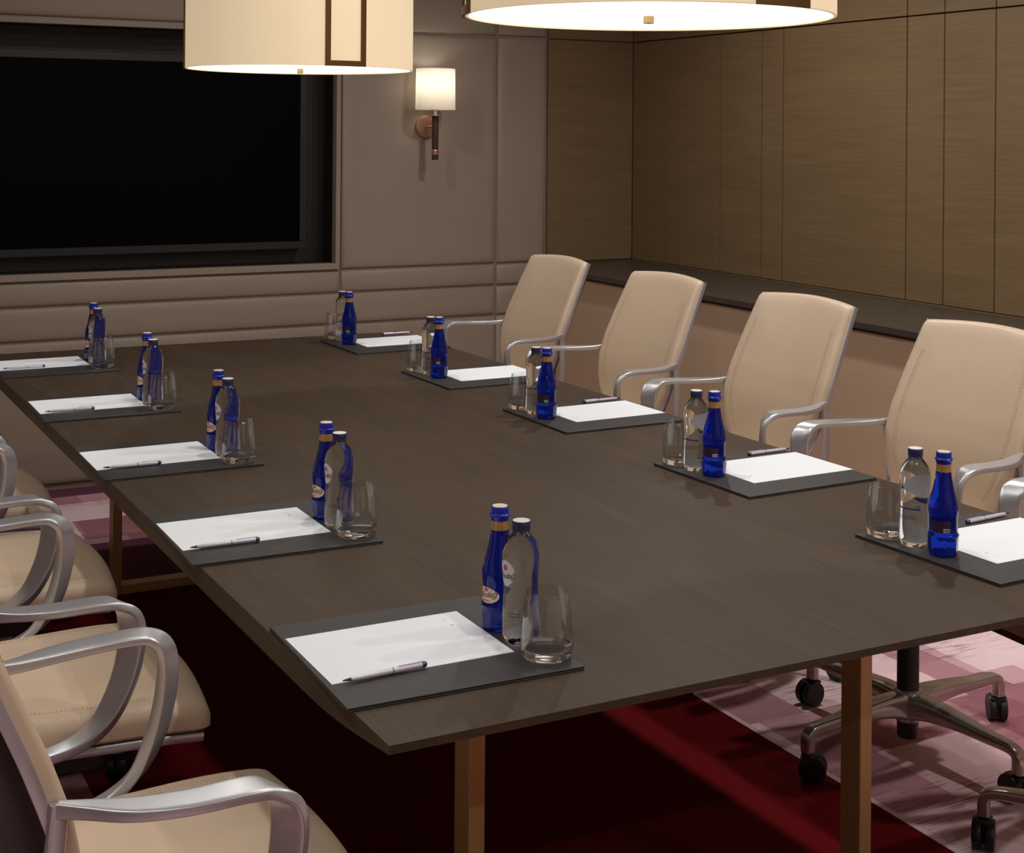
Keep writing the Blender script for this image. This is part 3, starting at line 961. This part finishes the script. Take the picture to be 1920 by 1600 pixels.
def make_clear():
    root = empty('clear_water_bottle', (0, 0, 0))
    prof = [(0.020, 0.0), (0.0245, 0.001), (0.0275, 0.005), (0.0288, 0.012), (0.0292, 0.022), (0.0286, 0.040), (0.0276, 0.062), (0.0272, 0.080), (0.0276, 0.097), (0.0286, 0.112), (0.0294, 0.126),
            (0.0292, 0.136), (0.0276, 0.1455), (0.0245, 0.1535), (0.0205, 0.1600), (0.0165, 0.1652), (0.0138, 0.1690), (0.0126, 0.1720), (0.0125, 0.1735)]
    lathe('bottle_body', prof, 'water', root, 48)
    cap = lathe('screw_cap', [(0.0130, 0.1722), (0.0142, 0.1726), (0.0146, 0.1745), (0.0142, 0.1760), (0.0142, 0.1775), (0.0146, 0.1790), (0.0144, 0.1866), (0.0136, 0.1878)], 'navycap', root, 32)
    lathe('cap_print', [(0.0138, 0.1874), (0.0134, 0.1883), (0.004, 0.1885)], 'captopw', cap, 24)
    def rz(z): return interp(z, [0.062, 0.080, 0.097, 0.112, 0.126, 0.136], [0.0276, 0.0272, 0.0276, 0.0286, 0.0294, 0.0292])
    def tulip(th):
        c, s = math.cos(th), math.sin(th)
        return (c * (1.0 if s > -0.2 else 1.0 - 0.35 * (-s - 0.2)), s)
    bm = bmesh.new()
    r0 = 0.0286
    def pt(s, t, out=0.0005):
        th = PI + s / 0.0286
        return ((rz(t) + out) * math.cos(th), (rz(t) + out) * math.sin(th), t)
    n = 40
    c = bm.verts.new(pt(0, 0.110)); prev = None
    for k in range(1, 7):
        ring = []
        for i in range(n):
            s, t = tulip(2 * PI * i / n)
            ring.append(bm.verts.new(pt(0.0185 * s * k / 6, 0.110 + 0.020 * t * k / 6)))
        if prev is None:
            for i in range(n): bm.faces.new((c, ring[i], ring[(i + 1) % n]))
        else:
            for i in range(n): bm.faces.new((prev[i], ring[i], ring[(i + 1) % n], prev[(i + 1) % n]))
        prev = ring
    lb = finish(bm, 'label', 'labelw', root, True)
    lb['label'] = 'white label with dark script lettering'
    wrap_text('label_lettering', 'Uluda\u011f', 0.0296, PI, 0.106, 0.0125, 'ink', lb)
    bm = bmesh.new()
    wrap_ellipse(bm, 0.0294, PI, 0.119, 0.0045, 0.0045, rings=3, n=20, out=0.0006)
    finish(bm, 'label_crest', 'inkred', lb, True)
    bm = bmesh.new()
    v = [bm.verts.new(pt(s, z, 0.0008)) for s, z in ((-0.012, 0.089), (-0.006, 0.0885), (0, 0.088), (0.006, 0.0885), (0.012, 0.089), (0.005, 0.081), (0, 0.077), (-0.005, 0.081))]
    bm.faces.new(v)
    finish(bm, 'label_point', 'inkblue', lb)
    bm = bmesh.new()
    wrap_rect(bm, 0.0285, PI + 0.35, 0.045, 0.0462, -0.002, 0.016, 0.0004); wrap_rect(bm, 0.0285, PI + 0.35, 0.0492, 0.0504, -0.002, 0.016, 0.0004)
    finish(bm, 'capacity_print', 'inkblue', root)
    bm = bmesh.new()
    wrap_rect(bm, 0.0273, -0.05, 0.0735, 0.0765, -0.026, 0.020, 0.0006, 14)
    bk = finish(bm, 'back_band', 'inkblue', root, True)
    bm = bmesh.new()
    wrap_rect(bm, 0.0273, 0.40, 0.0775, 0.084, -0.0062, 0.0062, 0.0008)
    finish(bm, 'barcode_patch', 'labelw', bk, True)
    bm = bmesh.new()
    s = -0.0055
    for k in range(10):
        w = 0.0004 + 0.0004 * ((k * 5) % 3)
        wrap_rect(bm, 0.0273, 0.40, 0.0780, 0.0836, s, s + w, 0.0011, 1)
        s += w + 0.0005
    finish(bm, 'barcode', 'ink', bk)
    return root

def make_tumbler():
    root = empty('drinking_glass', (0, 0, 0))
    lathe('wall', [(0.0402, 0.0175), (0.0404, 0.024), (0.0396, 0.040), (0.0372, 0.066), (0.0345, 0.086), (0.0318, 0.1000), (0.0312, 0.1005), (0.0307, 0.1000), (0.0333, 0.086), (0.0360, 0.066), (0.0383, 0.040),
                   (0.0388, 0.026), (0.0384, 0.0182)], 'tumbler', root, 48, cap0=False, cap1=False)
    lathe('thick_base', [(0.030, 0.0), (0.0345, 0.0008), (0.0378, 0.004), (0.0396, 0.010), (0.0402, 0.0172), (0.0384, 0.0178), (0.034, 0.0150), (0.024, 0.0128), (0.010, 0.0122), (0.003, 0.0121)], 'thickglass', root, 48)
    return root

folder0, paper0, pen0 = make_folder(), make_paper(), make_pen()
blue0, clear0, glass0 = make_blue(), make_clear(), make_tumbler()
used = set()
def place(p, x, y, z, rz, label, cat, group):
    o = p if id(p) not in used else copy_tree(p)
    used.add(id(p))
    o.location = (x, y, z)
    o.rotation_euler = (0, 0, rz)
    tag(o, label, cat, group)
    return o

# measured places, from the screen end towards the near end
LF = [(0.895, 4.985, 0.0), (0.894, 4.215, -0.01), (0.898, 3.488, -0.005), (0.905, 2.768, -0.02), (0.919, 2.027, -0.025)]
LP = [(0.861, 5.040, 0.0), (0.860, 4.246, -0.005), (0.860, 3.506, 0.0), (0.870, 2.785, -0.005), (0.887, 2.042, -0.005)]
LPEN = [(0.797, 4.951, 0.0), (0.792, 4.146, -0.03), (0.793, 3.400, -0.03), (0.802, 2.679, -0.015), (0.820, 1.937, 0.05)]
LB = [(1.042, 5.050), (1.031, 4.245), (1.031, 3.511), (1.047, 2.791), (1.064, 2.047)]
LC = [(1.035, 4.950), (1.026, 4.153), (1.029, 3.424), (1.046, 2.713), (1.066, 1.978)]
LG = [(1.037, 4.877), (1.037, 4.081), (1.035, 3.349), (1.054, 2.639), (1.069, 1.899)]
RF = [(2.098, 4.985, 0.02), (2.096, 4.208, 0.015), (2.098, 3.484, 0.005), (2.117, 2.727, 0.03), (2.140, 2.037, 0.045)]
RP = [(2.150, 5.025, 0.01), (2.148, 4.225, 0.005), (2.149, 3.509, 0.02), (2.164, 2.738, 0.02), (2.192, 2.043, 0.02)]
RPEN = [(2.238, 5.187, 0.05), None, (2.228, 3.637, 0.06), (2.245, 2.867, 0.04), (2.267, 2.170, 0.09)]
RB = [(1.969, 5.017), (1.966, 4.217), (1.958, 3.491), (1.983, 2.737), (2.002, 2.028)]
RC = [(1.975, 5.104), (1.966, 4.284), (1.960, 3.556), (1.975, 2.798), (1.998, 2.099)]
RG = [(1.975, 5.178), (1.959, 4.358), (1.961, 3.637), (1.977, 2.871), (1.995, 2.174)]
for i in range(5):
    for side, F, P_, PN, B, K, G, rz in (('L', LF, LP, LPEN, LB, LC, LG, 0.0), ('R', RF, RP, RPEN, RB, RC, RG, PI)):
        where = '%s from the screen in the table row %s' % (ORD[i], 'beside the sideboard' if side == 'R' else 'opposite the sideboard')
        place(folder0, F[i][0], F[i][1], TZ + 0.0001, rz + F[i][2], 'black leather desk folder ' + where, 'folder', 'desk folders')
        place(paper0, P_[i][0], P_[i][1], PADZ, rz + P_[i][2], 'white note paper on folder ' + where, 'paper', 'note papers')
        if PN[i]:
            # left-hand pens lie on the sheet's edge
            place(pen0, PN[i][0], PN[i][1], PADZ + (0.0011 if side == 'L' else 0.0002), rz + PN[i][2], 'silver lilac ball pen ' + where, 'pen', 'ball pens')
        place(blue0, B[i][0], B[i][1], PADZ + 0.0002, rz + (0.2 if side == 'L' else 0.6), 'blue glass bottle ' + where, 'bottle', 'blue bottles')
        place(clear0, K[i][0], K[i][1], PADZ + 0.0002, rz + (0.12 if side == 'L' else 0.5), 'clear glass water bottle ' + where, 'bottle', 'clear bottles')
        place(glass0, G[i][0], G[i][1], PADZ + 0.0002, rz, 'empty drinking glass ' + where, 'drinking glass', 'drinking glasses')

# ------------------------------------------------------------------ drum chandeliers
def chandelier(cy, z0, rot, label):
    root = tag(empty('drum_chandelier', (XC, cy, z0)), label, 'chandelier', 'drum chandeliers')
    r, h = 0.353, 0.36
    lathe('drum_shade', [(r - 0.002, 0.0), (r, 0.001), (r, h - 0.001), (r - 0.002, h), (r - 0.006, h), (r - 0.006, 0.0)] + [(r - 0.002, 0.0)], 'drum', root, 96, cap0=False, cap1=False)
    lathe('diffuser', [(r - 0.0065, 0.004), (r - 0.0065, 0.008)], 'disc', root, 96)
    lathe('top_diffuser', [(r - 0.0065, h - 0.012), (r - 0.0065, h - 0.008)], 'drum', root, 96)
    box('finial', -0.008, 0.008, -0.008, 0.008, -0.011, 0.004, 'brass', root, 0.001, 1)
    for q in range(3):
        a0 = rot + q * 2 * PI / 3
        bm = bmesh.new()
        def arc(t0, t1, zz0, zz1, n=8):
            ri, ro = r + 0.0005, r + 0.006
            vs = []
            for i in range(n + 1):
                t = t0 + (t1 - t0) * i / n
                c, s = math.cos(t), math.sin(t)
                vs.append([bm.verts.new((ri * c, ri * s, zz0)), bm.verts.new((ro * c, ro * s, zz0)), bm.verts.new((ro * c, ro * s, zz1)), bm.verts.new((ri * c, ri * s, zz1))])
            for a, b in zip(vs, vs[1:]):
                for k in range(4):
                    bm.faces.new((a[k], a[(k + 1) % 4], b[(k + 1) % 4], b[k]))
            bm.faces.new(vs[0]); bm.faces.new(list(reversed(vs[-1])))
        hw = R(10.4)
        sw = R(2.6)
        arc(a0 - hw, a0 - hw + sw, -0.001, h + 0.001, 2)
        arc(a0 + hw - sw, a0 + hw, -0.001, h + 0.001, 2)
        arc(a0 - hw + sw, a0 + hw - sw, -0.001, 0.0155)
        arc(a0 - hw + sw, a0 + hw - sw, h - 0.015, h + 0.001)
        finish(bm, 'metal_band', 'frame_dark', root)
    bm = bmesh.new()
    add_cyl(bm, (0, 0, h - 0.02), (0, 0, CEIL - z0 - 0.02), 0.008, n=12)
    finish(bm, 'rod', 'frame_dark', root)
    lathe('canopy', [(0.065, CEIL - z0 - 0.025), (0.07, CEIL - z0 - 0.02), (0.07, CEIL - z0 - 0.0005)], 'frame_dark', root, 32)
chandelier(4.309, 1.751, R(-87.4), 'cream drum chandelier hanging over the screen end of the table')
chandelier(2.321, 1.782, R(-82.0), 'cream drum chandelier hanging over the table end away from the screen')

# ------------------------------------------------------------------ wall sconce
sc = tag(empty('wall_sconce', (2.893, YB, 1.585)), 'copper wall sconce with white pleated shade on the padded wall', 'wall lamp')
def disc_y(name, prof, m, parent, n=40):
    bm = bmesh.new()
    add_lathe(bm, prof, n)
    bmesh.ops.rotate(bm, verts=bm.verts, matrix=Matrix.Rotation(PI / 2, 3, 'X'))
    return finish(bm, name, m, parent, True)
disc_y('backplate', [(0.052, 0.0), (0.053, 0.002), (0.053, 0.018), (0.050, 0.021), (0.030, 0.0225), (0.004, 0.023)], 'copper', sc)
disc_y('bracket', [(0.006, 0.020), (0.006, 0.115)], 'copper', sc, 16)
OFF = -0.12
def sl(name, prof, m, n=32, **k):
    bm = bmesh.new()
    add_lathe(bm, prof, n, cy=OFF, **k)
    return finish(bm, name, m, sc, True)
sl('stem', [(0.0150, -0.160), (0.0155, -0.158), (0.0155, 0.050)], 'stem', 24)
sl('ring', [(0.0160, -0.136), (0.0185, -0.134), (0.0185, -0.130), (0.0165, -0.128), (0.0185, -0.126), (0.0185, -0.121), (0.0165, -0.119), (0.0185, -0.117), (0.0180, -0.112), (0.0160, -0.110)], 'copper', 24)
sl('drip_plate', [(0.012, 0.050), (0.034, 0.051), (0.034, 0.053), (0.012, 0.055)], 'copper')
sl('socket', [(0.007, 0.055), (0.007, 0.075), (0.014, 0.077), (0.022, 0.083), (0.014, 0.095), (0.014, 0.12)], 'captopw')
sl('bulb', [(0.010, 0.12), (0.018, 0.14), (0.022, 0.16), (0.016, 0.185), (0.004, 0.195)], 'bulb')
def pleat(a, z): return 1 + 0.004 * math.sin(a * 60)
sl('shade', [(0.0945, 0.080), (0.0955, 0.0805), (0.0935, 0.277), (0.0925, 0.2775), (0.0915, 0.277), (0.0935, 0.0805), (0.0945, 0.080)], 'shade', 240, facets=pleat, cap0=False, cap1=False)
pl = bpy.data.lights.new('sconce_bulb', 'POINT')
pl.energy = 0.85; pl.color = (1, 0.96, 0.9); pl.shadow_soft_size = 0.03
po = bpy.data.objects.new('sconce_light', pl); C.objects.link(po); po.parent = sc; po.location = (0, OFF, 0.215)
